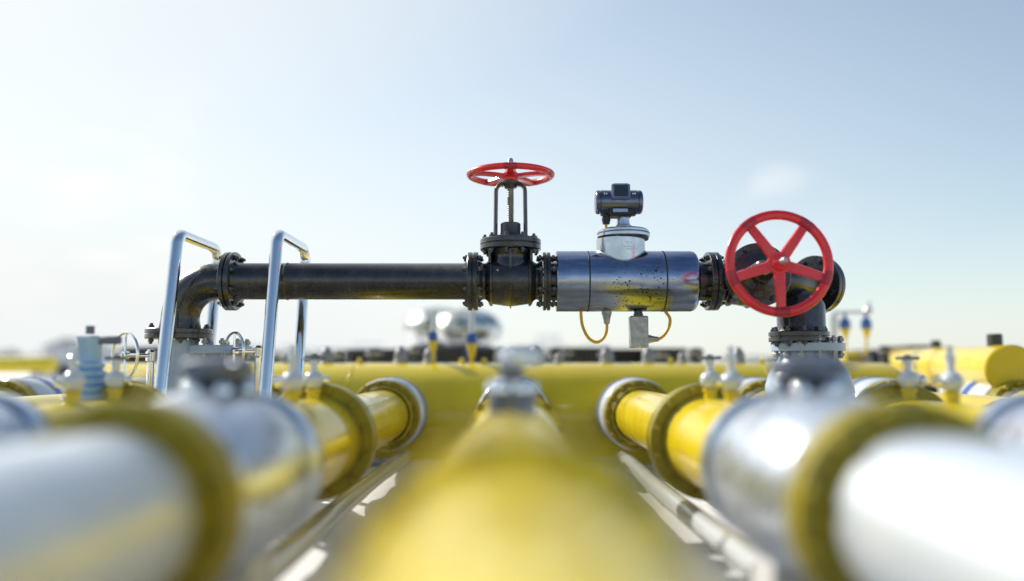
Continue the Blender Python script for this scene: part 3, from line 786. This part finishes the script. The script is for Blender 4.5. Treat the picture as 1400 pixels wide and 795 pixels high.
# ------------------------------------------------------------------ ground
from mathutils import noise as mn
v = []; f = []
nx_, ny_ = 180, 190
xs = [-14+28*k/nx_ for k in range(nx_+1)]; ys = [-8+26*k/ny_ for k in range(ny_+1)]
xs = [-3000, -200, -40]+xs+[40, 200, 3000]; ys = [-3000, -200, -30]+ys+[40, 200, 3000]
for yy in ys:
    for xx in xs:
        z = GZ
        if abs(xx) < 14 and -8 < yy < 18:
            z += .030*mn.fractal((xx*1.3, yy*1.3, 0), 1, 2, 5)
            if 5.8 < yy < 7.4: z += .10*max(0, mn.noise((xx*2.2, yy*2.2, 3))+.25)*(1-abs(yy-6.6)/.8)
            z = min(z, GZ+.11)
        v.append((xx, yy, z))
w_ = len(xs)
for j in range(len(ys)-1):
    for i in range(w_-1): f.append((j*w_+i, j*w_+i+1, (j+1)*w_+i+1, (j+1)*w_+i))
struct('ground', MB().add((v, f)), M['ground'], 80)

# ------------------------------------------------------------------ light, sky, camera
AZ = math.radians(-50); EL = math.radians(34)
tosun = Vector((math.sin(AZ)*math.cos(EL), math.cos(AZ)*math.cos(EL), math.sin(EL)))
sl = bpy.data.lights.new('Sun', 'SUN'); sl.energy = 5.0; sl.angle = math.radians(.53); sl.color = (1, .94, .84)
so = bpy.data.objects.new('Sun', sl); COL.objects.link(so); so.rotation_euler = tosun.to_track_quat('Z', 'Y').to_euler()
w = bpy.data.worlds.new('World'); scene.world = w; w.use_nodes = True
nt = w.node_tree; bg = nt.nodes['Background']
sky = nt.nodes.new('ShaderNodeTexSky'); sky.sky_type = 'NISHITA'; sky.sun_disc = False
sky.sun_elevation = EL; sky.sun_rotation = AZ
sky.air_density = 1.0; sky.dust_density = .8; sky.ozone_density = 1.2; sky.altitude = 50
def mth(op, a, b=None, c=None, clamp=False):
    m = nt.nodes.new('ShaderNodeMath'); m.operation = op; m.use_clamp = clamp
    for k, v_ in enumerate((a, b, c)):
        if v_ is None: continue
        if isinstance(v_, (int, float)): m.inputs[k].default_value = v_
        else: nt.links.new(v_, m.inputs[k])
    return m.outputs[0]
def dotd(vec):
    m = nt.nodes.new('ShaderNodeVectorMath'); m.operation = 'DOT_PRODUCT'; m.inputs[1].default_value = vec
    nt.links.new(tc.outputs['Generated'], m.inputs[0]); return m.outputs['Value']
tc = nt.nodes.new('ShaderNodeTexCoord')
sx_ = nt.nodes.new('ShaderNodeSeparateXYZ'); nt.links.new(tc.outputs['Generated'], sx_.inputs[0])
el = mth('MAXIMUM', sx_.outputs['Z'], 0)
hzf = mth('POWER', mth('SUBTRACT', 1, el), 1.5)                        # thin summer haze, thicker low down
side = mth('MULTIPLY_ADD', dotd((-.706, .75, 0)), .80, .10, True)   # and towards the sun
fac = mth('MAXIMUM', mth('MULTIPLY', mth('MULTIPLY', hzf, side), 1.3, None, True), mth('MULTIPLY', mth('POWER', mth('SUBTRACT', 1, el), 5.5), .82))
sund = dotd((math.sin(AZ)*math.cos(EL), math.cos(AZ)*math.cos(EL), math.sin(EL)))
fac = mth('MAXIMUM', fac, mth('MULTIPLY_ADD', sund, 1.7, -.72, True))     # milky glare round the sun
hm = nt.nodes.new('ShaderNodeMix'); hm.data_type = 'RGBA'
tn_ = nt.nodes.new('ShaderNodeMix'); tn_.data_type = 'RGBA'; tn_.blend_type = 'MULTIPLY'; tn_.inputs['Factor'].default_value = 1
nt.links.new(sky.outputs['Color'], tn_.inputs[6]); tn_.inputs[7].default_value = (.90, .945, .89, 1)
nt.links.new(fac, hm.inputs['Factor']); nt.links.new(tn_.outputs[2], hm.inputs[6]); hm.inputs[7].default_value = (5.15, 5.33, 5.32, 1)
mp = nt.nodes.new('ShaderNodeMapping'); mp.inputs['Scale'].default_value = (1, 1, 2.6)
nt.links.new(tc.outputs['Generated'], mp.inputs['Vector'])
cn = nt.nodes.new('ShaderNodeTexNoise'); cn.inputs['Scale'].default_value = 9; cn.inputs['Detail'].default_value = 9; cn.inputs['Roughness'].default_value = .58
nt.links.new(mp.outputs['Vector'], cn.inputs['Vector'])
tot = None
for (px, py, hw, k) in ((160, 292, .085, .8), (250, 150, .035, .35), (1068, 271, .036, .6), (40, 335, .09, .4), (1080, 310, .06, .3)):
    d_ = P(px, py, 1).normalized()
    c0 = mth('DIVIDE', mth('ARCCOSINE', dotd(d_)), hw*1.25)
    wgt = mth('MULTIPLY', mth('SUBTRACT', 1, mth('MULTIPLY', c0, c0), None, True), k)
    tot = wgt if tot is None else mth('MAXIMUM', tot, wgt)
cf = mth('MULTIPLY', mth('MULTIPLY_ADD', cn.outputs['Fac'], 4.5, -1.95, True), tot, None, True)
mxn = nt.nodes.new('ShaderNodeMix'); mxn.data_type = 'RGBA'
nt.links.new(cf, mxn.inputs['Factor']); nt.links.new(hm.outputs[2], mxn.inputs[6]); mxn.inputs[7].default_value = (6.1, 6.0, 5.9, 1)
nt.links.new(mxn.outputs[2], bg.inputs['Color']); bg.inputs['Strength'].default_value = .15

cam = bpy.data.cameras.new('Camera'); co = bpy.data.objects.new('Camera', cam); COL.objects.link(co)
co.location = (0, 0, 0); co.rotation_euler = (PI/2+PITCH, 0, 0)
cam.sensor_width = 36; cam.lens = F/1400*36; cam.clip_start = .02; cam.clip_end = 6000
cam.dof.use_dof = True; cam.dof.focus_distance = 4.90; cam.dof.aperture_fstop = cam.lens/1000/.100
scene.camera = co
scene.render.engine = 'CYCLES'
vs_ = scene.view_settings; vs_.view_transform = 'Standard'; vs_.look = 'None'; vs_.exposure = .22; vs_.gamma = 1
